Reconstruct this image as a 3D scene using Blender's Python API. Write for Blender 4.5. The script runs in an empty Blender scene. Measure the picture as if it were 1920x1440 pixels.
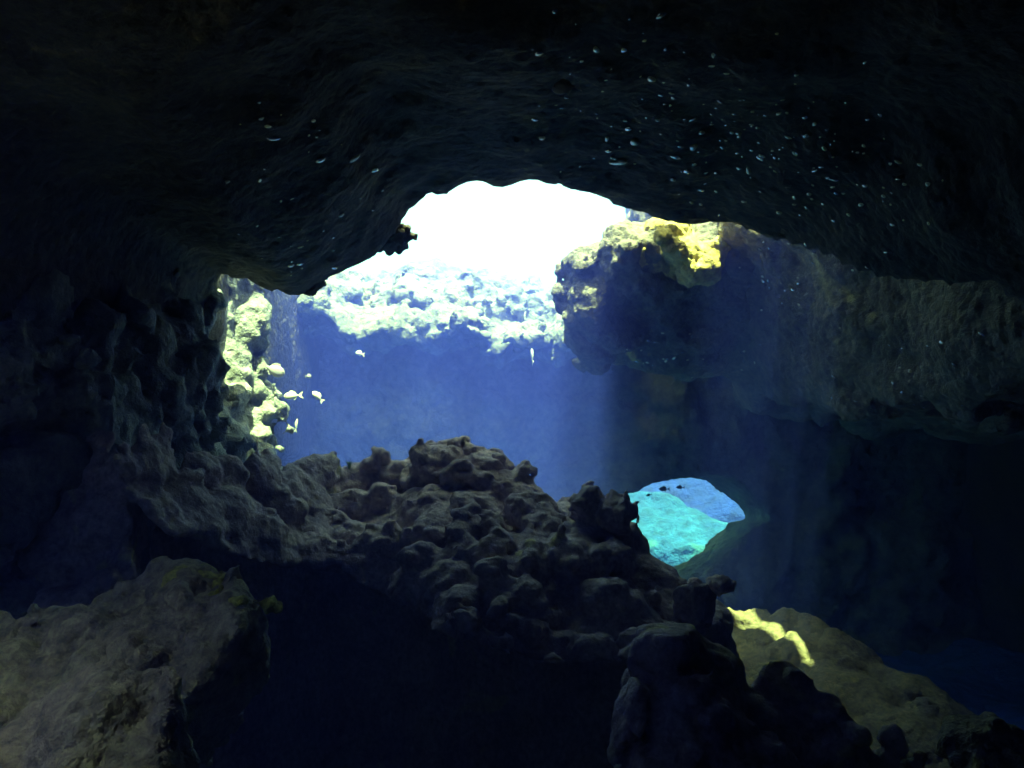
import bpy, math, random
import numpy as np
from mathutils import Vector, Matrix
from mathutils.bvhtree import BVHTree

random.seed(11)
rng = np.random.default_rng(11)
scene = bpy.context.scene
COL = scene.collection
R = math.radians

# ------------------------------------------------------------------ camera
PITCH, HFOV = R(7.0), R(62.0)
FPX = 960.0 / math.tan(HFOV / 2)
cp, sp = math.cos(PITCH), math.sin(PITCH)

def ray(px, py):
    a, b = (px - 960.0) / FPX, (720.0 - py) / FPX
    return np.array([a, cp - b * sp, sp + b * cp])

def at(px, py, y):
    """world point seen at photo pixel (px, py), y metres in front of the camera"""
    d = ray(px, py)
    return d * (y / d[1])

cam = bpy.data.cameras.new("camera")
camo = bpy.data.objects.new("camera", cam)
COL.objects.link(camo)
cam.sensor_width = 36
cam.angle = HFOV
cam.clip_start, cam.clip_end = 0.05, 500
camo.rotation_euler = (math.pi / 2 + PITCH, 0, 0)
scene.camera = camo

SUN_EL, SUN_AZ = R(71), R(177)          # azimuth of the sun seen from the cave, clockwise from +Y
sd = Vector((math.sin(SUN_AZ) * math.cos(SUN_EL), math.cos(SUN_AZ) * math.cos(SUN_EL), math.sin(SUN_EL)))
FILL_OPENINGS = [((-3.2, 2.2, -1.7), 1.25, 1.0)]  # opening invented out of view as fill light for the left foreground

# ------------------------------------------------------------------ numeric noise
def _hash(i, j, k, seed):
    h = (i.astype(np.uint32) * np.uint32(374761393) + j.astype(np.uint32) * np.uint32(668265263)
         + k.astype(np.uint32) * np.uint32(2147483647) + np.uint32((seed * 974711) & 0xffffffff))
    h = (h ^ (h >> np.uint32(13))) * np.uint32(1274126177)
    h = h ^ (h >> np.uint32(16))
    h = h * np.uint32(2246822519)
    return h ^ (h >> np.uint32(13))

def _rnd(i, j, k, seed):
    return (_hash(i, j, k, seed) & np.uint32(0xffffff)).astype(np.float32) / np.float32(0xffffff)

def vnoise(P, s, seed=0):
    q = P / s
    f = np.floor(q)
    t = (q - f).astype(np.float32)
    t = t * t * t * (t * (t * 6 - 15) + 10)
    I = f.astype(np.int64)
    out = 0
    for dx in (0, 1):
        wx = t[:, 0] if dx else 1 - t[:, 0]
        for dy in (0, 1):
            wy = t[:, 1] if dy else 1 - t[:, 1]
            for dz in (0, 1):
                wz = t[:, 2] if dz else 1 - t[:, 2]
                out = out + wx * wy * wz * _rnd(I[:, 0] + dx, I[:, 1] + dy, I[:, 2] + dz, seed)
    return out * 2 - 1

def fbm(P, s, octv=4, seed=0, gain=0.5):
    a, o = 1.0, 0
    for n in range(octv):
        o = o + a * vnoise(P + n * 17.3, s, seed + n)
        a *= gain
        s *= 0.5
    return o

def knobs(P, s, seed=0, jit=0.85, r=0.78):
    """rounded cauliflower lumps: hemispheres round jittered points, 0..1"""
    q = P / s
    f = np.floor(q).astype(np.int64)
    best = np.zeros(len(P), np.float32)
    for dx in (-1, 0, 1):
        for dy in (-1, 0, 1):
            for dz in (-1, 0, 1):
                i, j, k = f[:, 0] + dx, f[:, 1] + dy, f[:, 2] + dz
                cx = i + 0.5 + jit * (_rnd(i, j, k, seed) - 0.5)
                cy = j + 0.5 + jit * (_rnd(i, j, k, seed + 5) - 0.5)
                cz = k + 0.5 + jit * (_rnd(i, j, k, seed + 9) - 0.5)
                rr = r * (0.55 + 0.5 * _rnd(i, j, k, seed + 13))
                d2 = (q[:, 0] - cx) ** 2 + (q[:, 1] - cy) ** 2 + (q[:, 2] - cz) ** 2
                v = np.sqrt(np.maximum(rr * rr - d2, 0)).astype(np.float32)
                best = np.maximum(best, v)
    return best

def smin(a, b, k):
    h = np.clip(0.5 + 0.5 * (b - a) / k, 0, 1)
    return b + (a - b) * h - k * h * (1 - h)

def smax(a, b, k):
    return -smin(-a, -b, k)

def sstep(a, b, x):
    t = np.clip((x - a) / (b - a), 0, 1)
    return t * t * (3 - 2 * t)

# ------------------------------------------------------------------ solid to mesh
def surface_nets(f, org, h):
    s = f < 0
    n = np.array(f.shape)
    cnt = np.zeros(n - 1, np.uint8)
    for a in (0, 1):
        for b in (0, 1):
            for c in (0, 1):
                cnt += s[a:n[0] - 1 + a, b:n[1] - 1 + b, c:n[2] - 1 + c]
    act = (cnt > 0) & (cnt < 8)
    ijk = np.argwhere(act)
    idx = np.full(act.shape, -1, np.int64)
    idx[act] = np.arange(len(ijk))
    acc = np.zeros((len(ijk), 3), np.float32)
    num = np.zeros(len(ijk), np.float32)
    C = [np.array((a, b, c)) for a in (0, 1) for b in (0, 1) for c in (0, 1)]
    for ia in range(8):
        for ib in range(ia + 1, 8):
            A, B = C[ia], C[ib]
            if np.abs(A - B).sum() != 1:
                continue
            fa = f[ijk[:, 0] + A[0], ijk[:, 1] + A[1], ijk[:, 2] + A[2]]
            fb = f[ijk[:, 0] + B[0], ijk[:, 1] + B[1], ijk[:, 2] + B[2]]
            m = (fa < 0) != (fb < 0)
            t = np.where(m, fa / np.where(m, fa - fb, 1), 0)
            p = A[None, :] + t[:, None] * (B - A)[None, :]
            acc[m] += p[m]
            num[m] += 1
    V = (ijk + acc / num[:, None]) * h + np.asarray(org)
    quads = []
    for ax in range(3):
        u, v = (ax + 1) % 3, (ax + 2) % 3
        sl0 = [slice(None)] * 3
        sl1 = [slice(None)] * 3
        sl0[ax] = slice(0, n[ax] - 1)
        sl1[ax] = slice(1, n[ax])
        sl0[u] = sl1[u] = slice(1, n[u] - 1)
        sl0[v] = sl1[v] = slice(1, n[v] - 1)
        a, b = s[tuple(sl0)], s[tuple(sl1)]
        for flip, m in ((False, a & ~b), (True, ~a & b)):
            e = np.argwhere(m)
            if not len(e):
                continue
            e[:, u] += 1
            e[:, v] += 1
            def cell(du, dv):
                c = e.copy()
                c[:, u] += du
                c[:, v] += dv
                return idx[c[:, 0], c[:, 1], c[:, 2]]
            q = np.stack([cell(-1, -1), cell(0, -1), cell(0, 0), cell(-1, 0)], 1)
            quads.append(q[:, ::-1] if flip else q)
    return V, np.concatenate(quads)

def mesh_from(name, V, Q, mat, smooth=True):
    me = bpy.data.meshes.new(name)
    nv, nq = len(V), len(Q)
    me.vertices.add(nv)
    me.vertices.foreach_set("co", np.ascontiguousarray(V, np.float32).ravel())
    me.loops.add(nq * 4)
    me.loops.foreach_set("vertex_index", np.ascontiguousarray(Q, np.int32).ravel())
    me.polygons.add(nq)
    me.polygons.foreach_set("loop_start", np.arange(0, nq * 4, 4, dtype=np.int32))
    me.polygons.foreach_set("use_smooth", np.full(nq, smooth, bool))
    me.update(calc_edges=True)
    me.validate()
    if mat:
        me.materials.append(mat)
    return me

def solid(name, lo, hi, h, field, mat, detail=None, band=0.5, parent=None, sub=0, cut=None):
    """field(X, Y, Z) < 0 is rock; detail(P) is subtracted near the surface."""
    ax = [np.arange(lo[i], hi[i] + h * 0.5, h, dtype=np.float32) for i in range(3)]
    X, Y, Z = np.meshgrid(*ax, indexing="ij")
    f = np.asarray(field(X, Y, Z), np.float32)
    f = np.broadcast_to(f, X.shape).copy()
    if detail is not None:
        m = np.abs(f) < band
        P = np.stack([X[m], Y[m], Z[m]], 1)
        f[m] -= detail(P)
    if cut is not None:
        f = cut(X, Y, Z, f)
    for sl in ((0, slice(None), slice(None)), (-1, slice(None), slice(None)), (slice(None), 0, slice(None)),
               (slice(None), -1, slice(None)), (slice(None), slice(None), 0), (slice(None), slice(None), -1)):
        f[sl] = h
    f[np.abs(f) < 1e-5] = 1e-5
    V, Q = surface_nets(f, lo, h)
    lab = np.arange(len(V))                      # keep only the largest connected piece
    E = np.concatenate([Q[:, [0, 1]], Q[:, [1, 2]], Q[:, [2, 3]], Q[:, [3, 0]]])
    for _ in range(200):
        m = np.minimum(lab[E[:, 0]], lab[E[:, 1]])
        new = lab.copy()
        np.minimum.at(new, E[:, 0], m)
        np.minimum.at(new, E[:, 1], m)
        new = new[new]
        if (new == lab).all():
            break
        lab = new
    big = np.bincount(lab).argmax()
    Q = Q[lab[Q[:, 0]] == big]
    used = np.unique(Q)
    remap = np.full(len(V), -1, np.int64)
    remap[used] = np.arange(len(used))
    V, Q = V[used], remap[Q]
    o = bpy.data.objects.new(name, mesh_from(name, V, Q, mat))
    COL.objects.link(o)
    if parent:
        o.parent = parent
    if sub:
        mod = o.modifiers.new("finer", 'SUBSURF')
        mod.levels = 0
        mod.render_levels = sub
    return o

def bvh(o):
    me = o.data
    return BVHTree.FromPolygons([v.co for v in me.vertices], [tuple(p.vertices) for p in me.polygons])
def tag(o, label=None, cat=None, group=None, kind=None):
    if label: o["label"] = label
    if cat: o["category"] = cat
    if group: o["group"] = group
    if kind: o["kind"] = kind
    return o

# ------------------------------------------------------------------ materials
def rock_mat(name, c1, c2, c3=None, patch=0.6, scale=3.0, bump=0.5, rough=0.85, fine=26.0, spec=0.25, dark=0.45, disp=None):
    disp = disp or 1.6 * bump / fine
    m = bpy.data.materials.new(name)
    m.use_nodes = True
    nt = m.node_tree
    N, L = nt.nodes, nt.links
    b = N["Principled BSDF"]
    b.inputs["Roughness"].default_value = rough
    b.inputs["Specular IOR Level"].default_value = spec
    tc = N.new("ShaderNodeTexCoord")
    def noise(s, d=6.0, r=0.6, dist=0.0):
        n = N.new("ShaderNodeTexNoise")
        n.inputs["Scale"].default_value = s
        n.inputs["Detail"].default_value = d
        n.inputs["Roughness"].default_value = r
        n.inputs["Distortion"].default_value = dist
        L.new(tc.outputs["Object"], n.inputs["Vector"])
        return n
    def ramp(inp, a, bb):
        r = N.new("ShaderNodeMapRange")
        r.inputs[1].default_value = a
        r.inputs[2].default_value = bb
        r.interpolation_type = 'SMOOTHSTEP'
        L.new(inp, r.inputs[0])
        return r.outputs[0]
    def mix(fac, a, bb, mode='MIX'):
        x = N.new("ShaderNodeMix")
        x.data_type = 'RGBA'
        x.blend_type = mode
        if isinstance(fac, float): x.inputs[0].default_value = fac
        else: L.new(fac, x.inputs[0])
        for sock, val in ((x.inputs[6], a), (x.inputs[7], bb)):
            if isinstance(val, tuple): sock.default_value = (*val, 1)
            else: L.new(val, sock)
        return x.outputs[2]
    n1 = noise(scale, 4, 0.65, 0.3)
    col = mix(ramp(n1.outputs[0], 0.36, 0.64), c1, c2)
    if c3:
        n2 = noise(scale * 0.55, 3, 0.7, 0.6)
        col = mix(ramp(n2.outputs[0], patch, patch + 0.07), col, c3)
    n3 = noise(fine, 3, 0.75)
    spk = N.new("ShaderNodeMapRange")
    spk.inputs[1].default_value = 0.3
    spk.inputs[2].default_value = 0.7
    spk.inputs[3].default_value = dark
    spk.inputs[4].default_value = 1.25
    L.new(n3.outputs[0], spk.inputs[0])
    cc = N.new("ShaderNodeCombineColor")
    for i in range(3): L.new(spk.outputs[0], cc.inputs[i])
    col = mix(1.0, col, cc.outputs[0], 'MULTIPLY')
    L.new(col, b.inputs["Base Color"])
    vo = N.new("ShaderNodeTexVoronoi")
    vo.inputs["Scale"].default_value = fine * 0.8
    L.new(tc.outputs["Object"], vo.inputs["Vector"])
    n4 = noise(fine * 0.55, 4, 0.72)
    ad = N.new("ShaderNodeMath"); ad.operation = 'MULTIPLY_ADD'
    L.new(vo.outputs["Distance"], ad.inputs[0])
    ad.inputs[1].default_value = -0.45
    L.new(n4.outputs[0], ad.inputs[2])
    dn = N.new("ShaderNodeDisplacement")
    dn.inputs["Midlevel"].default_value = 0.3
    dn.inputs["Scale"].default_value = disp
    L.new(ad.outputs[0], dn.inputs["Height"])
    L.new(dn.outputs[0], N["Material Output"].inputs["Displacement"])
    m.displacement_method = 'BOTH'
    return m

def plain_mat(name, col, rough=0.4, metal=0.0, spec=0.5):
    m = bpy.data.materials.new(name)
    m.use_nodes = True
    nt = m.node_tree
    b = nt.nodes["Principled BSDF"]
    n = nt.nodes.new("ShaderNodeTexNoise")
    n.inputs["Scale"].default_value = 30
    x = nt.nodes.new("ShaderNodeMix"); x.data_type = 'RGBA'
    x.inputs[6].default_value = (*[c * 0.75 for c in col], 1)
    x.inputs[7].default_value = (*[min(1, c * 1.15) for c in col], 1)
    nt.links.new(n.outputs[0], x.inputs[0])
    nt.links.new(x.outputs[2], b.inputs["Base Color"])
    b.inputs["Roughness"].default_value = rough
    b.inputs["Metallic"].default_value = metal
    b.inputs["Specular IOR Level"].default_value = spec
    return m

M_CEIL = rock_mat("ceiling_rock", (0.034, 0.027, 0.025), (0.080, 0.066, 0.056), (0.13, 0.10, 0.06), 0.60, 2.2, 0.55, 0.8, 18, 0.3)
M_MOUND = rock_mat("encrusted_rock", (0.38, 0.30, 0.385), (0.55, 0.445, 0.53), (0.58, 0.50, 0.34), 0.60, 3.0, 0.33, 0.9, 24)
M_LEFT = rock_mat("left_rock", (0.32, 0.28, 0.27), (0.46, 0.42, 0.35), (0.52, 0.50, 0.16), 0.60, 2.6, 0.6, 0.9, 20)
M_WALL = rock_mat("wall_rock", (0.16, 0.17, 0.19), (0.27, 0.28, 0.31), (0.31, 0.31, 0.28), 0.60, 2.4, 0.5, 0.9, 16)
M_LEDGE = rock_mat("pale_rock", (0.11, 0.115, 0.115), (0.22, 0.22, 0.21), (0.28, 0.26, 0.20), 0.60, 1.8, 0.5, 0.9, 12)
M_BACK = rock_mat("reef_wall_rock", (0.10, 0.10, 0.11), (0.17, 0.16, 0.16), (0.26, 0.24, 0.20), 0.62, 1.4, 0.5, 0.9, 10)
M_HANG = rock_mat("hanging_rock", (0.13, 0.12, 0.13), (0.20, 0.18, 0.16), (0.50, 0.40, 0.10), 0.68, 1.7, 0.6, 0.85, 18)
M_RIGHT = rock_mat("right_rock", (0.14, 0.12, 0.095), (0.24, 0.20, 0.15), (0.42, 0.36, 0.18), 0.64, 1.5, 0.6, 0.8, 14, 0.4)
M_YELLOW = rock_mat("yellow_rock", (0.16, 0.13, 0.115), (0.26, 0.215, 0.17), (0.50, 0.41, 0.12), 0.63, 2.4, 0.5, 0.9, 22)
M_GOLD = rock_mat("gold_crust", (0.44, 0.34, 0.13), (0.68, 0.58, 0.24), (0.30, 0.24, 0.14), 0.58, 3.0, 0.5, 0.9, 20)
M_FAR = rock_mat("water_tinted_rock", (0.006, 0.048, 0.46), (0.014, 0.085, 0.58), (0.03, 0.12, 0.48), 0.6, 0.6, 0.5, 0.9, 4)  # blue of the water put into the rock colour, reef and seabed alike
M_DEEP = rock_mat("water_blue_rock", (0.003, 0.012, 0.50), (0.005, 0.02, 0.62), None, 0.6, 0.5, 0.5, 0.9, 3)  # open-water blue painted onto the far rock
M_SEA = rock_mat("sea_floor", (0.16, 0.16, 0.14), (0.28, 0.27, 0.22), None, 0.6, 0.8, 0.4, 0.95, 6)

# ------------------------------------------------------------------ profiles read off the place
def prof(pts):
    W = np.array([at(*p) for p in pts])
    return W[:, 0], W[:, 1], W[:, 2]

LIP = [(-500, 980, 4.2), (60, 760, 5.0), (160, 690, 5.5), (300, 605, 6.3), (425, 530, 7.2), (470, 526, 7.2), (515, 536, 7.2),
       (550, 548, 7.1), (575, 550, 7.1), (600, 532, 7.1), (640, 516, 7.15), (690, 492, 7.2), (702, 484, 7.2), (728, 464, 7.2), (742, 436, 7.1),
       (760, 405, 7.0), (806, 368, 6.8), (870, 362, 6.7), (930, 358, 6.7), (1000, 358, 6.6), (1060, 353, 6.7), (1125, 364, 6.9),
       (1160, 384, 7.0), (1200, 408, 7.1), (1300, 418, 7.1), (1450, 446, 6.7), (1650, 525, 5.8), (1900, 620, 4.9), (2500, 760, 4.2)]
LX, LY, LZ = prof(LIP)

def roof_field(X, Y, Z):
    yl = np.interp(X, LX, LY)
    zl = np.interp(X, LX, LZ)
    yl = np.where(X < -2.5, yl + sstep(-2.5, -2.85, X) * 9, yl)
    yl = yl + 0.08 * 0
    zn = 2.35 - 0.045 * X * X
    t = sstep(1.5, 6.2, Y)
    zc = zn * (1 - t) + np.maximum(zl, 0.3) * t
    under = (zc - Z) * 0.85
    front = (Y - (yl - np.interp(X, [-2.0, -1.0, 0.7, 1.3], [0.55, 0.40, 0.40, 0.10]) * np.maximum(Z - zl, 0) ** 1.1)) * 0.85
    f = smax(under, front, 0.08)
    f = smax(f, Z - 4.6, 0.1)
    return f

def roof_cut(X, Y, Z, f):
    # added unseen roof opening that lets sun in to brighten the left foreground
    for T, ru, rv in FILL_OPENINGS:
        t = (Z - T[2]) / sd.z
        u, v = X - (T[0] + sd.x * t), Y - (T[1] + sd.y * t)
        q = (np.sqrt((u / ru) ** 2 + (v / rv) ** 2) - 1) * min(ru, rv)
        f = np.maximum(f, -q)
    return f

def roof_detail(P):
    far = sstep(6.0, 4.5, P[:, 1])
    return (0.03 + 0.09 * far) * fbm(P, 1.1, 3, 3) + 0.035 * knobs(P, 0.38, 4) + 0.035 * knobs(P, 0.2, 6) + 0.02 * fbm(P, 0.2, 2, 8) - 0.015

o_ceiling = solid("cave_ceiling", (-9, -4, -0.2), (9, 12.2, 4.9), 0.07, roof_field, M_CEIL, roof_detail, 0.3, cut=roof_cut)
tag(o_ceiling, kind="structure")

# outer shell that closes the cave at the sides, behind and over the far left
def shell_field(X, Y, Z):
    inside = smax(np.abs(X) - 6.4, -Y - 3.0, 0.8)
    f = -inside
    return smax(f, Z - 4.9, 0.1)
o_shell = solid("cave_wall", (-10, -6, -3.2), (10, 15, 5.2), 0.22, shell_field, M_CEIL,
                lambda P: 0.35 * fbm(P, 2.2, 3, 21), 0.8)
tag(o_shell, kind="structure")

# left wall with its sunlit edge
def left_field(X, Y, Z):
    edge = np.interp(Z, [-3, -1.2, 0.4, 1.0, 1.75, 5], [-2.1, -2.25, -2.22, -2.36, -2.58, -3.0])
    back = np.maximum(Y - 7.9, 0)
    near = np.maximum(7.4 - Y, 0)
    xw = edge - 0.9 * back ** 1.2 - 0.10 * near - 0.016 * near ** 2
    return (X - xw) * 0.8
def left_detail(P):
    return 0.16 * fbm(P, 0.9, 3, 31) + 0.20 * knobs(P, 0.34, 32) + 0.12 * knobs(P, 0.16, 34) + 0.05 * fbm(P, 0.13, 2, 35) - 0.1
o_left = solid("rock_wall", (-6.5, 3.6, -2.6), (-1.2, 11.2, 4.75), 0.042, left_field, M_WALL, left_detail, 0.5)
tag(o_left, kind="structure")

# far wall: sunlit shelf above, undercut below, an archway at the right
ac = at(1300, 985, 12.0)
TX, TY, TZ = prof([(-300, 300, 12.3), (380, 420, 12.3), (480, 515, 12.3), (690, 505, 12.3), (800, 500, 12.3), (900, 512, 12.3), (1000, 520, 12.3),
                   (1060, 515, 12.3), (1120, 490, 12.3), (1250, 420, 12.3), (1400, 300, 12.3)])
def back_field(X, Y, Z):
    yb = np.interp(Z, [-3, 0, 1.2, 2.0, 3.0, 5.0], [12.3, 12.3, 12.0, 12.1, 12.7, 13.4])
    yb = yb + 0.10 * np.sin(X * 1.7 + 0.5) + 0.15 * np.sin(X * 0.6)
    zt = np.interp(X, TX, TZ)
    f = smax((yb - Y) * 0.75, (Z - zt) * 0.8, 0.2)
    f = smax(f, Y - 13.9, 0.2)
    yy = (Y - 12.5)
    cx = ac[0] + 0.02 * yy
    hw = np.where(Z > ac[2], 1.27, 1.0)
    cx = cx - 0.3 * sstep(0.0, 0.5, ac[2] - Z)
    q = np.sqrt(((X - cx) / hw) ** 2 + ((Z - ac[2]) / np.where(Z > ac[2], 0.69, 0.9)) ** 2) - 1
    return smax(f, -q * 0.6, 0.08)
def shelf_field(X, Y, Z):
    P2 = np.stack([X[:, 0, 0], 0 * X[:, 0, 0], 0 * X[:, 0, 0]], 1)
    w1 = (0.30 * fbm(P2, 0.9, 3, 47))[:, None, None]
    w2 = (0.30 * fbm(P2, 1.0, 3, 48))[:, None, None]
    y0 = np.interp(Z - w1, [1.0, 1.75, 1.95, 2.15, 2.4, 2.6, 3.0, 3.2], [12.2, 10.9, 10.55, 10.75, 11.3, 11.45, 12.1, 12.9])
    zt = np.interp(X, TX, TZ)
    f = smax((y0 + w2 - Y) * 0.7, (Z - zt + 0.05 + 0.6 * w1) * 0.8, 0.15)
    f = smax(f, (1.72 + w1 - Z + 0.25 * np.maximum(Y - 10.8, 0)) * 0.8, 0.15)
    e = np.maximum(-2.85 - X, X - 1.6)
    return smax(smax(f, e, 0.3), Y - 12.9, 0.1)
def shelf_detail(P):
    return 0.12 * fbm(P, 0.8, 3, 241) + 0.32 * knobs(P, 0.42, 242) + 0.17 * knobs(P, 0.19, 244) + 0.05 * fbm(P, 0.14, 2, 245) - 0.18
def back_detail(P):
    m = 0.42 + 0.58 * sstep(1.3, 2.4, np.hypot(P[:, 0] - ac[0], (P[:, 2] - ac[2]) * 1.6))
    return m * (0.14 * fbm(P, 1.1, 3, 41) + 0.14 * knobs(P, 0.5, 42) + 0.05 * knobs(P, 0.2, 44)
            + 0.05 * fbm(P, 0.2, 2, 45))
o_back = solid("reef_wall", (-9, 9.9, -3.0), (9, 14.3, 5.1), 0.06, back_field, M_BACK, back_detail, 0.5)
tag(o_back, kind="structure")
o_shelf = solid("rubble_shelf", (-3.3, 9.8, 1.0), (2.0, 13.1, 3.6), 0.034, shelf_field, M_LEDGE, shelf_detail, 0.5, sub=1)
tag(o_shelf, "pale sunlit shelf of coral rubble across the back of the opening", "rock shelf")

# right wall: an overhanging mass that hangs clear of the floor
def right_field(X, Y, Z):
    slab = smax(smax((0.98 + 0.32 * (Z - 1.3)) - X, 8.6 + 0.5 * np.maximum(2.4 - Z, 0) - Y, 0.2), np.maximum(Y - 10.2, 1.28 + 0.0 * X - Z), 0.2)
    fx = np.maximum(1.95 + (8.2 - Y) * 0.62 + 0.25 * (1.6 - Z), 1.85 + 0.25 * np.maximum(Z - 1.6, 0))
    fx = fx + 0.75 * np.maximum(2.3 - Z, 0) * sstep(4, 7, Y) * sstep(3.6, 2.4, X)
    zu = np.interp(X, [1.5, 1.9, 2.4, 3.5, 8], [1.35, 1.22, 0.95, 0.78, 0.65])
    mass = smax(smax((fx - X) * 0.85, (zu - Z) * 0.8, 0.25), Y - 10.6, 0.2)
    sun_block = smax(smax(2.75 - 1.0 * sstep(8.6, 9.6, Y) - X, 2.95 - 0.35 * np.maximum(X - 2.5, 0) - Z, 0.15), 4.6 - 2.4 * sstep(2.3, 3.2, X) - Y, 0.15)   # added out of view to keep the sun off the right side
    return smax(smin(smin(slab, mass, 0.25), sun_block, 0.2), Z - 4.7, 0.1)
def right_detail(P):
    return 0.22 * fbm(P, 1.2, 4, 51) + 0.09 * knobs(P, 0.5, 52) + 0.05 * fbm(P, 0.22, 2, 55)
o_right = solid("overhanging_rock_wall", (0.3, 2.0, -0.2), (9, 12.6, 4.9), 0.065, right_field, M_RIGHT, right_detail, 0.5)
tag(o_right, kind="structure")

# sea floor
def seabed():
    xs = np.concatenate([np.linspace(-80, -12, 24)[:-1], np.linspace(-12, 20, 180), np.linspace(20, 80, 20)[1:]])
    ys = np.concatenate([np.linspace(-12, 2, 12)[:-1], np.linspace(2, 45, 260), np.linspace(45, 80, 12)[1:]])
    X, Y = np.meshgrid(xs, ys, indexing="ij")
    Z = -2.25 + sstep(13, 34, Y) * 2.0 + sstep(30, 60, Y) * 2.6
    P = np.stack([X.ravel(), Y.ravel(), X.ravel() * 0], 1)
    Z = Z + (0.35 * fbm(P, 2.5, 4, 61) + 0.15 * knobs(P, 0.7, 62)).reshape(Z.shape) * sstep(60, 20, np.abs(Y - 10))
    nx, ny = len(xs), len(ys)
    V = np.stack([X.ravel(), Y.ravel(), Z.ravel()], 1)
    I = np.arange(nx * ny).reshape(nx, ny)
    Q = np.stack([I[:-1, :-1].ravel(), I[1:, :-1].ravel(), I[1:, 1:].ravel(), I[:-1, 1:].ravel()], 1)
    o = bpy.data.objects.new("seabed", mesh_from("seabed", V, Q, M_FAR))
    COL.objects.link(o)
    return tag(o, kind="structure")
o_sea = seabed()

# ------------------------------------------------------------------ boulders and reefs as things
def ell(X, Y, Z, c, r):
    k = np.sqrt(((X - c[0]) / r[0]) ** 2 + ((Y - c[1]) / r[1]) ** 2 + ((Z - c[2]) / r[2]) ** 2)
    return (k - 1) * min(r)

def ridge_field(pts, slope, back=1.4, base=-2.4, k=0.62, curve=0.25, under=0.0):
    """a rock with the crest given in pts; slope(x) = fall of the front per metre"""
    RX, RY, RZ = prof(pts)
    def f(X, Y, Z):
        zr = np.interp(X, RX, RZ)
        yr = np.interp(X, RX, RY)
        d = Y - yr
        s = slope(X)
        H = zr - np.where(d < 0, s * (-d) + curve * d * d, back * d + 0.5 * d * d)
        e = np.maximum(RX[0] - X, X - RX[-1] - under * np.minimum(Z - RZ[-2], 0))
        return smax((Z - H) * k, e, 0.15)
    return f

CREST = [(215, 960, 3.95), (240, 870, 4.0), (262, 832, 4.1), (300, 822, 4.25), (360, 816, 4.5), (440, 812, 4.8), (540, 838, 5.2), (610, 844, 5.5), (660, 860, 5.7),
         (740, 868, 5.7), (800, 858, 5.6), (870, 848, 5.5), (950, 856, 5.4), (1010, 878, 5.3), (1070, 906, 5.2), (1130, 920, 5.1), (1190, 960, 5.0),
         (1222, 1025, 5.0), (1290, 1078, 4.95), (1335, 1110, 4.9), (1360, 1150, 4.9), (1385, 1290, 4.9)]
CREST = [(x, y, d * 1.25) for x, y, d in CREST]
mound_f = ridge_field(CREST, lambda X: np.interp(X, [-3.2, -1.6, -0.5, 0.8, 1.6], [0.9, 0.8, 0.50, 0.42, 0.5]), 1.6, curve=0.12)
def mound_detail(P):
    Q = P * np.array([1, 1, 1.15], np.float32) + 0.06 * np.stack([vnoise(P, 0.4, 70), vnoise(P, 0.4, 71), vnoise(P, 0.4, 72)], 1)
    return (0.08 * fbm(P, 0.9, 2, 73) + 0.27 * knobs(Q, 0.29, 74, 0.75, 0.86) + 0.10 * knobs(Q, 0.125, 76) + 0.02 * fbm(P, 0.1, 2, 78)) - 0.15
UX, UY, UZ = prof([(150, 900, 4.8), (255, 950, 4.9), (330, 1000, 5.2), (420, 1040, 5.5), (520, 1070, 5.8), (700, 1115, 6.0), (800, 1145, 6.0), (1000, 1195, 6.0), (1170, 1205, 5.7), (1400, 1200, 5.6)])
CX, CY, CZ = prof(CREST)
def mound_cut(X, Y, Z, f):
    """the hollow under the front of the mound"""
    ze = np.interp(X, UX, UZ)
    yv = np.interp(X, CX, CY) - np.interp(X, [-2.2, 0], [0.0, 0.55])
    return smax(f, -smax((Z - ze) * 0.8, Y - yv, 0.2), 0.12)
o_mound = solid("reef_mound", (-3.7, 2.9, -2.5), (2.2, 8.2, 0.9), 0.028, mound_f, M_MOUND, mound_detail, 0.45, sub=1, cut=mound_cut)
tag(o_mound, "long knobbly grey purple rock mound filling the middle of the cave floor", "rock mound")

def boulder(name, label, px, py, y, r, mat, seed, h=0.02, squash=(1, 1, 0.85), cat="boulder", lump=0.5, group=None):
    c = at(px, py, y)
    rr = (r * squash[0], r * squash[1], r * squash[2])
    e = [v * 1.6 + 0.05 for v in rr]
    def det(P):
        return r * (0.35 * fbm(P, r * 1.2, 3, seed) + lump * 0.5 * knobs(P, r * 0.75, seed + 1) + lump * 0.22 * knobs(P, r * 0.35, seed + 3)) - r * 0.15
    o = solid(name, [c[i] - e[i] for i in range(3)], [c[i] + e[i] for i in range(3)], h, lambda X, Y, Z: ell(X, Y, Z, c, rr), mat, det, r, sub=1)
    return tag(o, label, cat, group)

boulder("boulder", "rounded boulder crowning the rock mound at its highest point", 812, 872, 6.9, 0.26, M_MOUND, 101, 0.016)
boulder("boulder", "small ridge boulder just right of the mound's highest boulder", 905, 878, 6.75, 0.19, M_MOUND, 105, 0.015)
boulder("boulder", "dark squarish boulder on the mound in front of the cyan archway", 1163, 968, 5.9, 0.185, M_MOUND, 110, 0.013, (0.9, 0.9, 1.0), lump=0.25)
boulder("boulder", "pale topped boulder wedged left of the dark squarish boulder", 1100, 962, 6.0, 0.16, M_MOUND, 115, 0.013)
boulder("boulder", "round mushroom shaped boulder with olive cap low on the mound's right end", 1308, 1135, 5.5, 0.15, M_MOUND, 120, 0.012, (1, 1, 1.0), lump=0.25)
boulder("boulder", "small round stone jutting out at the mound's far right tip", 1352, 1098, 5.8, 0.085, M_MOUND, 125, 0.009, lump=0.3)

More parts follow.
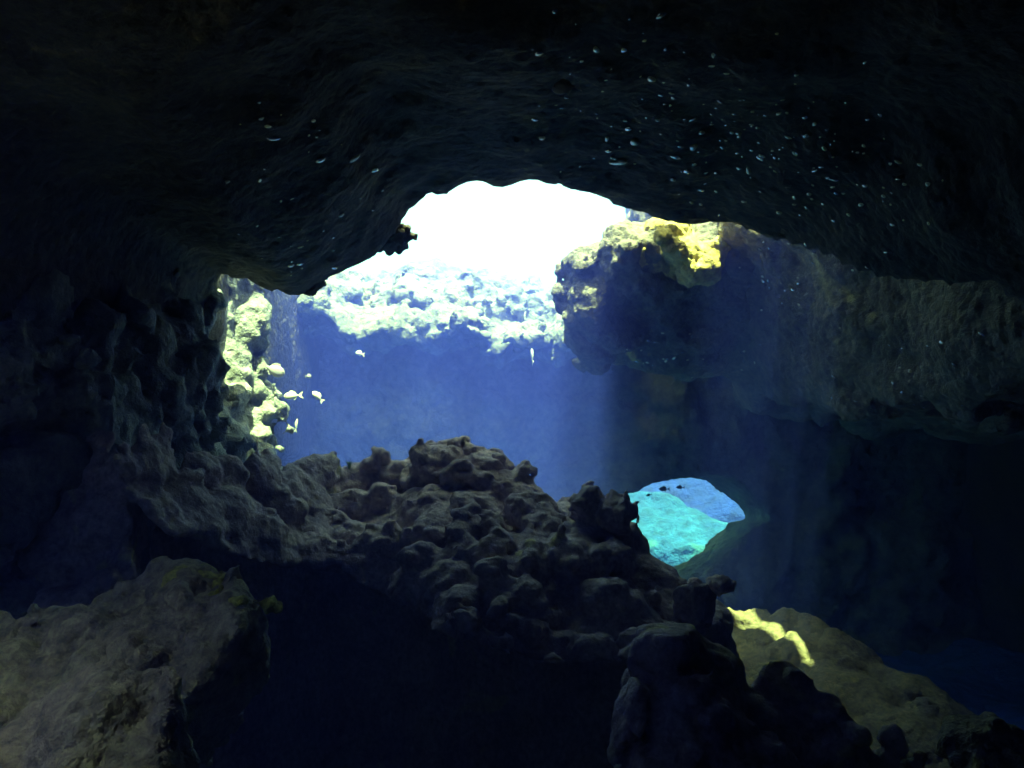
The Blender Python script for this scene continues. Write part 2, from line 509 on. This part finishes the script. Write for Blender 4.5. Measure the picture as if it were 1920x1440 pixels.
boulder("boulder", "blunt dark rock tongue jutting from the left lip of the opening against the bright water", 733, 444, 7.15, 0.17, M_CEIL, 221, 0.014, (1.35, 1.2, 0.62), lump=0.3)
boulder("boulder", "dark rounded rock tooth hanging from the ceiling edge near the left wall", 578, 522, 7.1, 0.13, M_CEIL, 225, 0.013, (1.0, 1.0, 0.9), lump=0.3)

# hanging boulder in the right of the opening
def hang_field(X, Y, Z):
    Ys = Y - 0.75 * np.maximum(2.3 - Z, 0)          # the face leans back as it goes down
    a = ell(X, Ys, Z, (1.80, 8.55, 1.98), (1.10, 0.75, 0.60))
    c = ell(X, Ys, Z, (0.92, 8.30, 1.66), (0.26, 0.40, 0.30))
    d = ell(X, Ys, Z, (1.25, 8.45, 2.05), (0.50, 0.55, 0.42))
    return smin(smin(a, c, 0.2), d, 0.2)
o_hang = solid("hanging_boulder", (0.2, 7.3, 0.9), (3.2, 10, 3.1), 0.03, hang_field, M_HANG,
               lambda P: 0.12 * fbm(P, 0.6, 3, 131) + 0.12 * knobs(P, 0.3, 132) + 0.05 * knobs(P, 0.13, 134), 0.4, sub=1)
tag(o_hang, "big dark boulder hanging at the right edge of the opening below a yellow rock", "boulder")

boulder("boulder", "sunlit yellow crusted rock on top of the big hanging boulder", 1285, 476, 7.98, 0.38, M_GOLD, 196, 0.02, (1.1, 0.8, 0.68), lump=0.6)

# rocks of the left foreground
lowleft_f = ridge_field([(-420, 1110, 3.5), (-150, 1090, 3.6), (0, 1075, 3.7), (130, 1062, 3.8), (200, 1066, 3.85), (300, 1038, 3.9), (340, 1040, 3.9),
                         (400, 1068, 3.8), (420, 1105, 3.75), (450, 1115, 3.7), (480, 1140, 3.65), (500, 1180, 3.6), (515, 1330, 3.6)],
                        lambda X: np.interp(X, [-3, -1.4], [0.22, 0.34]), 1.8, -2.4, 0.62, 0.14, 0.6)
o_ll = solid("rock_shelf", (-3.6, 1.2, -2.5), (-0.7, 4.9, -0.2), 0.022, lowleft_f, M_LEFT,
             lambda P: 0.10 * fbm(P, 0.6, 3, 141) + 0.08 * knobs(P, 0.22, 142) + 0.05 * knobs(P, 0.1, 144) - 0.09, 0.4)
tag(o_ll, "olive brown rock shelf sloping down in the lower left foreground", "rock")

M_LIME = rock_mat("painted_sun_lime", (0.40, 0.38, 0.10), (0.58, 0.56, 0.16), (0.30, 0.26, 0.24), 0.58, 5.0, 0.5, 0.9, 26)  # yellow-green sunlight on the shelf tip put into the rock colour
boulder("boulder", "added rock painted yellow green for sunlight at the right tip of the olive brown shelf", 436, 1130, 3.55, 0.10, M_LIME, 301, 0.010, (1.1, 1.0, 0.45))  # rock added in place of a patch of sun
boulder("boulder", "smaller added rock painted lime for sunlight upslope of the shelf's right tip beside the mound's shadow", 372, 1090, 3.72, 0.10, M_LIME, 305, 0.010, (1.1, 1.0, 0.45))

left_mid_f = ridge_field([(-300, 860, 4.7), (-60, 840, 4.8), (60, 800, 5.0), (130, 790, 5.1), (180, 815, 5.1), (222, 850, 5.0), (240, 930, 4.9), (252, 1010, 4.8), (270, 1150, 4.7)],
                         lambda X: 2.2 + 0 * X, 1.2, -2.4, 0.5, 0.3)
o_lm = solid("rock_buttress", (-4.2, 3.0, -2.5), (-1.7, 6.2, 0.75), 0.026, left_mid_f, M_MOUND,
             lambda P: 0.12 * fbm(P, 0.6, 3, 151) + 0.20 * knobs(P, 0.28, 152) + 0.09 * knobs(P, 0.12, 154) - 0.17, 0.4)
tag(o_lm, "steep dark buttress of rock between the left wall and the mound", "rock")

bottom_f = ridge_field([(-300, 1390, 2.5), (0, 1330, 2.5), (150, 1310, 2.5), (250, 1330, 2.45), (330, 1360, 2.4), (360, 1420, 2.4), (380, 1600, 2.4)],
                       lambda X: 0.5 + 0 * X, 1.6)
o_bt = solid("foreground_rock", (-2.4, 1.0, -2.5), (-0.7, 3.3, -0.4), 0.022, bottom_f, M_LEFT,
             lambda P: 0.08 * fbm(P, 0.5, 3, 161) + 0.07 * knobs(P, 0.2, 162) - 0.03, 0.3)
tag(o_bt, "nearly black rock in the bottom left corner below the olive shelf", "rock")

# rocks of the right foreground
lr_f = ridge_field([(1120, 1600, 3.6), (1150, 1330, 3.7), (1180, 1185, 3.8), (1230, 1165, 3.9), (1300, 1178, 3.95), (1380, 1200, 4.0), (1450, 1232, 4.0),
                    (1560, 1262, 3.9), (1680, 1290, 3.8), (1760, 1370, 3.6), (1830, 1500, 3.5)],
                   lambda X: np.interp(X, [0.4, 1.0, 2.0], [0.75, 0.6, 0.45]), 1.8)
o_lr = solid("rounded_reef_rock", (0.2, 1.8, -2.5), (2.2, 5.0, -0.6), 0.02, lr_f, M_MOUND,
             lambda P: 0.12 * fbm(P, 0.6, 3, 171) + 0.20 * knobs(P, 0.26, 172) + 0.08 * knobs(P, 0.11, 174) - 0.14, 0.4)
tag(o_lr, "dark rounded rock in the lower right foreground beneath the yellow rock", "rock")

ye_f = ridge_field([(1325, 1290, 8.4), (1340, 1138, 8.4), (1370, 1122, 8.4), (1450, 1132, 8.2), (1520, 1160, 8.0), (1610, 1205, 7.7), (1700, 1262, 7.4), (1850, 1340, 7.2)],
                   lambda X: 0.22 + 0 * X, 1.6, curve=0.15)
o_ye = solid("yellow_rock", (1.7, 5.2, -2.5), (4.5, 9.7, -0.7), 0.035, ye_f, M_YELLOW,
             lambda P: 0.10 * fbm(P, 0.7, 3, 181) + 0.10 * knobs(P, 0.3, 182) - 0.04, 0.4, sub=1)
tag(o_ye, "bright yellow encrusted rock lit by the sun behind the lower right rock", "rock")
boulder("boulder", "dim brown boulder in the bottom right corner of the cave", 1850, 1420, 3.6, 0.26, M_RIGHT, 190, 0.02, (1.2, 1, 0.7))

# reef outside the archway, the water's blue painted into its rock
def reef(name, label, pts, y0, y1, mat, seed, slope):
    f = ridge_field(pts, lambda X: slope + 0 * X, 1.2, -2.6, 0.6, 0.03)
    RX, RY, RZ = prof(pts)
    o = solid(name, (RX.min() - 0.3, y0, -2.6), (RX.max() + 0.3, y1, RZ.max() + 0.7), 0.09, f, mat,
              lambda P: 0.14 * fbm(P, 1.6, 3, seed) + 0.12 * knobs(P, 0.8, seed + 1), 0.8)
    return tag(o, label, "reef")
reef("reef_ledge", "low reef ledge with painted turquoise water tint just outside the archway", [(1080, 998, 17.6), (1200, 1006, 17.6), (1260, 1014, 17.6), (1320, 1028, 17.6), (1340, 1044, 17.6), (1360, 1100, 17.6)], 14.6, 19.5, M_FAR, 201, 0.8)
reef("reef_slope", "bright cyan reef slope with painted water tint rising beyond the archway", [(900, 925, 19.5), (1150, 930, 19.5), (1200, 932, 19.5), (1250, 938, 19.5), (1300, 952, 19.5), (1350, 966, 19.5), (1400, 984, 19.5), (1440, 1040, 19.5)], 17.0, 22, M_FAR, 211, 0.3)
reef("water_blue_backdrop", "added far rock painted deep water blue, seen above the cyan slope through the archway", [(700, 850, 23), (1000, 860, 23), (1280, 850, 23), (1400, 860, 23), (1600, 850, 23)], 20, 27, M_DEEP, 231, 0.5)  # added to fill the top of the arch with painted water blue

# ------------------------------------------------------------------ fish
M_FISH = plain_mat("pale_fish_skin", (0.85, 0.88, 0.72), 0.35, 0.0, 0.6)
M_FIN = plain_mat("pale_fish_fin", (0.8, 0.82, 0.66), 0.5)
M_DFISH = plain_mat("dark_fish_skin", (0.03, 0.05, 0.07), 0.5)
M_GFISH = plain_mat("grey_fish_skin", (0.35, 0.34, 0.40), 0.4)
M_EYE = plain_mat("fish_eye", (0.01, 0.01, 0.012), 0.15)

def fish(name, label, px, py, y, length, yaw=0.0, roll=0.0, mat=M_FISH, fin=None, deep=0.36, group=None, bend=0.0):
    """a fish of the given length, head towards +X before turning; yaw turns it about the vertical, roll tips its nose up"""
    fin = fin or mat
    root = bpy.data.objects.new(name, None)
    COL.objects.link(root)
    root.empty_display_size = 0.05
    length *= 0.85
    tag(root, label, "fish", group)
    S = [(-0.30, 0.07), (-0.22, 0.10), (-0.10, 0.30), (0.05, 0.44), (0.20, 0.50), (0.33, 0.44), (0.43, 0.29), (0.49, 0.12), (0.505, 0.03)]
    n = 14
    V, Q = [], []
    for x, hgt in S:
        sway = bend * (x - 0.2) ** 2
        for k in range(n):
            a = 2 * math.pi * k / n
            V.append((x * length, (math.cos(a) * hgt * 0.42 * deep + sway) * length, math.sin(a) * hgt * deep * length * (1.0 if math.sin(a) > 0 else 0.9)))
    for i in range(len(S) - 1):
        for k in range(n):
            a, b = i * n + k, i * n + (k + 1) % n
            Q.append((a, b, b + n, a + n))
    me = bpy.data.meshes.new("body")
    me.from_pydata(V, [], Q + [tuple(range(n))[::-1], tuple(range((len(S) - 1) * n, len(S) * n))])
    me.polygons.foreach_set("use_smooth", [True] * len(me.polygons))
    me.materials.append(mat)
    body = bpy.data.objects.new("body", me)
    def plate(nm, outline, th=0.012):
        m = bpy.data.meshes.new(nm)
        k = len(outline)
        v = []
        for s in (-1, 1):
            for (x, z) in outline:
                v.append((x * length, (s * th * 0.5 + bend * (x - 0.2) ** 2) * length, z * length))
        f = [tuple(range(k)), tuple(range(2 * k - 1, k - 1, -1))] + [(i, (i + 1) % k, k + (i + 1) % k, k + i) for i in range(k)]
        m.from_pydata(v, [], f)
        m.materials.append(fin)
        return bpy.data.objects.new(nm, m)
    d = deep
    parts = [body,
             plate("tail_fin", [(-0.27, 0.025), (-0.40, 0.13), (-0.52, 0.20), (-0.46, 0.06), (-0.44, 0), (-0.46, -0.06), (-0.52, -0.20), (-0.40, -0.13), (-0.27, -0.025)]),
             plate("dorsal_fin", [(0.22, 0.47 * d), (0.15, 0.47 * d + 0.10), (0.0, 0.40 * d + 0.11), (-0.14, 0.24 * d + 0.08), (-0.16, 0.15 * d)]),
             plate("anal_fin", [(0.02, -0.36 * d), (-0.04, -0.36 * d - 0.09), (-0.16, -0.2 * d - 0.05), (-0.18, -0.10 * d)])]
    for s in (-1, 1):
        import bmesh
        bm = bmesh.new()
        bmesh.ops.create_uvsphere(bm, u_segments=8, v_segments=6, radius=0.028 * length)
        bmesh.ops.translate(bm, verts=bm.verts, vec=(0.41 * length, (s * 0.33 * 0.40 * d + bend * 0.044) * length, 0.06 * length))
        m = bpy.data.meshes.new("eye")
        bm.to_mesh(m); bm.free()
        m.materials.append(M_EYE)
        parts.append(bpy.data.objects.new("eye", m))
    for p in parts:
        COL.objects.link(p)
        p.parent = root
    root.location = at(px, py, y)
    root.rotation_euler = (0, -roll, yaw)
    return root

fish("fish", "pale grey fish half hidden against the sunlit edge of the left wall", 512, 693, 7.85, 0.27, R(10), R(-25), M_GFISH, deep=0.5)
fish("fish", "tiny round pale fish, the topmost one in open water beside the left wall", 578, 706, 8.10, 0.10, R(60), 0, M_GFISH, deep=0.6)
fish("fish", "bright pale green fish touching the left wall edge, head towards open water", 550, 742, 7.80, 0.20, R(188), R(-6), M_FISH, M_FIN, 0.42)
fish("fish", "yellowish fish swimming just right of the bright green fish", 596, 744, 8.00, 0.16, R(205), R(42), M_FISH, M_FIN, 0.45)
fish("fish", "thin silvery fish swimming upright below the other fish", 556, 798, 8.00, 0.15, R(75), R(80), M_FISH, M_FIN, 0.30)
fish("fish", "added pale fish standing in for a sunlit rock point below the left end of the shelf", 675, 663, 9.6, 0.16, R(150), R(15), M_FISH, M_FIN, 0.4)  # this and the next are added for rock points catching the sun
fish("fish", "added pale fish standing in for a sunlit rock point under the middle of the shelf", 998, 668, 9.6, 0.24, R(100), R(65), M_GFISH, M_FIN, 0.4)
fish("fish", "dark fish in the cyan archway, the largest of three", 1246, 917, 12.6, 0.19, R(180), 0, M_DFISH, deep=0.4)
fish("fish", "dark fish at the top of the cyan archway under its roof", 1276, 914, 12.6, 0.15, R(180), R(4), M_DFISH, deep=0.4)
fish("fish", "small dark fish near the left side of the cyan archway", 1217, 928, 12.6, 0.10, R(170), R(-20), M_DFISH, deep=0.45)
fish("fish", "grey fish with spread tail swimming close under the dark ceiling", 1062, 164, 4.0, 0.17, R(175), R(-4), M_GFISH, deep=0.5)

# algae sprig on the mound's crest
def sprig():
    c = at(655, 860, 7.05)
    c[2] = bvh(o_mound).ray_cast(Vector((c[0], c[1], 4)), Vector((0, 0, -1)))[0].z
    root = bpy.data.objects.new("algae_tuft", None)
    COL.objects.link(root)
    root.location = c
    tag(root, "small green algae tuft growing on the crest of the mound", "seaweed")
    m = plain_mat("green_algae", (0.18, 0.30, 0.14), 0.6)
    for k in range(7):
        a = k * 0.9 + 0.3
        v, fcs = [], []
        lean = 0.035 * (0.4 + random.random())
        hgt = 0.05 + 0.03 * random.random()
        for i in range(6):
            t = i / 5
            w = 0.011 * math.sin(math.pi * min(1, t * 0.85 + 0.15)) + 0.001
            cx, cy = math.cos(a) * lean * t * t, math.sin(a) * lean * t * t
            for s in (-1, 1):
                for e in (-0.0015, 0.0015):
                    v.append((cx - math.sin(a) * w * s + math.cos(a) * e, cy + math.cos(a) * w * s + math.sin(a) * e, hgt * t - 0.01))
        for i in range(5):
            b = i * 4
            for p, q in ((0, 1), (1, 3), (3, 2), (2, 0)):
                fcs.append((b + p, b + q, b + 4 + q, b + 4 + p))
        fcs.append((20, 21, 23, 22))
        me = bpy.data.meshes.new("frond")
        me.from_pydata(v, [], fcs)
        me.materials.append(m)
        o = bpy.data.objects.new("frond", me)
        COL.objects.link(o)
        o.parent = root
sprig()

# ------------------------------------------------------------------ air bubbles trapped against the rock
M_BUB = bpy.data.materials.new("silvery_air")
M_BUB.use_nodes = True
_b = M_BUB.node_tree.nodes["Principled BSDF"]
_b.inputs["Base Color"].default_value = (0.85, 0.87, 0.9, 1)
_b.inputs["Metallic"].default_value = 1.0
_b.inputs["Roughness"].default_value = 0.08

M_BUB2 = M_BUB.copy()
M_BUB2.name = "silty_air"
_b = M_BUB2.node_tree.nodes["Principled BSDF"]
_b.inputs["Base Color"].default_value = (0.62, 0.62, 0.6, 1)
_b.inputs["Roughness"].default_value = 0.28

TREES = [(o, bvh(o)) for o in (o_ceiling, o_right, o_hang)]

def hit(px, py):
    d = Vector(ray(px, py)).normalized()
    best = None
    for o, t in TREES:
        loc, nor, _, dist = t.ray_cast(Vector((0, 0, 0)), d)
        if loc is not None and (best is None or dist < best[2]):
            best = (loc, nor, dist, o)
    return best

import bmesh
def bubble_mesh(k):
    bm = bmesh.new()
    bmesh.ops.create_icosphere(bm, subdivisions=3, radius=1.0)
    ph = [random.uniform(0, 6.28) for _ in range(4)]
    el = (1.0, 1.25, 1.7)[k % 3]
    for v in bm.verts:
        x, y, z = v.co
        a = math.atan2(y, x)
        s = 1 + 0.13 * math.sin(2 * a + ph[0]) + 0.09 * math.sin(3 * a + ph[1])
        z = z * 0.62 if z > 0 else z * 0.3
        v.co = (x * s * el, y * s / math.sqrt(el), z)
    me = bpy.data.meshes.new("air_bubble")
    bm.to_mesh(me); bm.free()
    me.polygons.foreach_set("use_smooth", [True] * len(me.polygons))
    me.materials.append(M_BUB if k % 2 == 0 else M_BUB2)
    return me
BUB = [bubble_mesh(k) for k in range(9)]

def bubble(px, py, rpx, k, label, group, spin=None):
    h = hit(px, py)
    if h is None:
        return None
    loc, nor, dist, o = h
    o = bpy.data.objects.new("air_bubble", BUB[k % len(BUB)])
    r = rpx / FPX * dist
    up = nor.lerp(Vector((0, 0, -1)), 0.35).normalized()
    q = up.to_track_quat('Z', 'Y')
    o.rotation_mode = 'QUATERNION'
    from mathutils import Quaternion
    o.rotation_quaternion = q @ Quaternion((0, 0, 1), random.uniform(0, 6.28) if spin is None else spin)
    o.scale = (r, r, r)
    o.location = loc + nor * r * 0.1
    COL.objects.link(o)
    tag(o, label, "air bubble", group)
    return o

BIG = [(1170, 92, 11), (1222, 147, 12), (1262, 183, 9), (1190, 265, 15), (1178, 240, 11), (1160, 302, 16), (1141, 282, 9), (1300, 275, 13), (1268, 293, 11),
       (1288, 320, 11), (1316, 248, 8), (1298, 223, 8), (1385, 249, 8), (1426, 295, 10), (1404, 320, 10), (1510, 219, 8), (1527, 232, 7), (1510, 254, 7),
       (1317, 355, 9), (1262, 336, 8), (1350, 190, 7), (1016, 258, 9), (1003, 223, 9), (1138, 260, 8), (1010, 98, 12), (1118, 92, 11), (1240, 27, 11), (1040, 20, 9),
       (502, 236, 8), (512, 258, 12), (587, 226, 7), (600, 299, 12), (664, 296, 11), (702, 317, 12), (490, 222, 6), (487, 338, 7), (486, 192, 5), (426, 340, 7),
       (626, 502, 7), (545, 497, 9), (562, 494, 8), (563, 463, 5), (625, 445, 5), (640, 403, 7), (1566, 337, 7), (1622, 348, 7), (1740, 345, 7), (1490, 370, 8), (1461, 398, 8)]
for i, (x, y, r) in enumerate(BIG):
    bubble(x, y, r * 0.62, i, "larger flattened silvery air pocket trapped under the dark ceiling", "large air pockets under the ceiling")
n_b = 0
def scatter(cx, cy, sx, sy, n, r0, r1, label, group, lim):
    global n_b
    for _ in range(n):
        x, y = random.gauss(cx, sx), random.gauss(cy, sy)
        if not (lim[0] < x < lim[2] and lim[1] < y < lim[3]):
            continue
        bubble(x, y, r0 + (r1 - r0) * random.random() ** 1.8, random.randrange(9), label, group)
        n_b += 1
L1, G1 = "tiny silvery air bubble clinging to the cave ceiling", "tiny bubbles on the ceiling"
scatter(1350, 240, 120, 75, 105, 1.6, 4.2, L1, G1, (1080, 40, 1700, 420))
scatter(1560, 340, 140, 70, 60, 1.8, 4.6, L1, G1, (1250, 150, 1850, 460))
scatter(1150, 160, 90, 80, 25, 1.6, 4.0, L1, G1, (960, 5, 1400, 330))
scatter(560, 300, 80, 70, 18, 1.4, 3.0, L1, G1, (380, 150, 740, 440))
scatter(560, 460, 60, 40, 14, 1.4, 2.8, L1, G1, (420, 380, 680, 520))
L2, G2 = "tiny bright bubble clinging to the overhanging rock on the right", "tiny bubbles on the right rock"
scatter(1290, 660, 70, 25, 34, 1.6, 3.2, L2, G2, (1170, 600, 1440, 720))
scatter(1500, 500, 100, 45, 30, 1.8, 4.2, L2, G2, (1380, 440, 1700, 620))
scatter(1700, 690, 90, 60, 24, 1.8, 4.2, L2, G2, (1550, 560, 1880, 790))

# ------------------------------------------------------------------ water, sun and sky
def haze():
    lo, hi = (-82, -14, -4.2), (82, 82, 5.2)
    v = [(x, y, z) for x in (lo[0], hi[0]) for y in (lo[1], hi[1]) for z in (lo[2], hi[2])]
    f = [(0, 1, 3, 2), (4, 6, 7, 5), (0, 4, 5, 1), (2, 3, 7, 6), (0, 2, 6, 4), (1, 5, 7, 3)]
    me = bpy.data.meshes.new("haze")
    me.from_pydata(v, [], f)
    m = bpy.data.materials.new("sea_water_haze")
    m.use_nodes = True
    nt = m.node_tree
    nt.nodes.clear()
    out = nt.nodes.new("ShaderNodeOutputMaterial")
    pv = nt.nodes.new("ShaderNodeVolumePrincipled")
    pv.inputs["Color"].default_value = (0.055, 0.082, 0.86, 1)
    pv.inputs["Absorption Color"].default_value = (0.40, 0.80, 1.0, 1)
    pv.inputs["Density"].default_value = 0.122
    pv.inputs["Anisotropy"].default_value = 0.0
    nt.links.new(pv.outputs[0], out.inputs["Volume"])
    me.materials.append(m)
    o = bpy.data.objects.new("haze", me)
    COL.objects.link(o)
    tag(o, kind="stuff")
haze()

sun = bpy.data.lights.new("sun", 'SUN')
sun.energy = 5.0
sun.angle = R(0.5)
sun.color = (1.0, 0.98, 0.95)
so = bpy.data.objects.new("sun", sun)
COL.objects.link(so)
so.rotation_mode = 'QUATERNION'
so.rotation_quaternion = sd.to_track_quat('Z', 'Y')
so.location = (0, 0, 20)

w = bpy.data.worlds.new("World")
scene.world = w
w.use_nodes = True
nt = w.node_tree
bg = nt.nodes["Background"]
sky = nt.nodes.new("ShaderNodeTexSky")
sky.sky_type = 'NISHITA'
sky.sun_disc = False
sky.sun_elevation = SUN_EL
sky.sun_rotation = SUN_AZ
sky.dust_density = 3.0
nt.links.new(sky.outputs[0], bg.inputs[0])
bg.inputs[1].default_value = 0.15

# ------------------------------------------------------------------ render settings
vs = scene.view_settings
vs.view_transform = 'Standard'
vs.look = 'None'
vs.gamma = 1.0
vs.use_curve_mapping = False
vs.exposure = 3.05
cy = scene.cycles
cy.use_denoising = True
cy.max_bounces = 8
cy.diffuse_bounces = 3
cy.glossy_bounces = 3
cy.volume_bounces = 0
cy.sample_clamp_indirect = 4.0
cy.caustics_reflective = False
cy.caustics_refractive = False
print("bubbles", n_b + len(BIG))
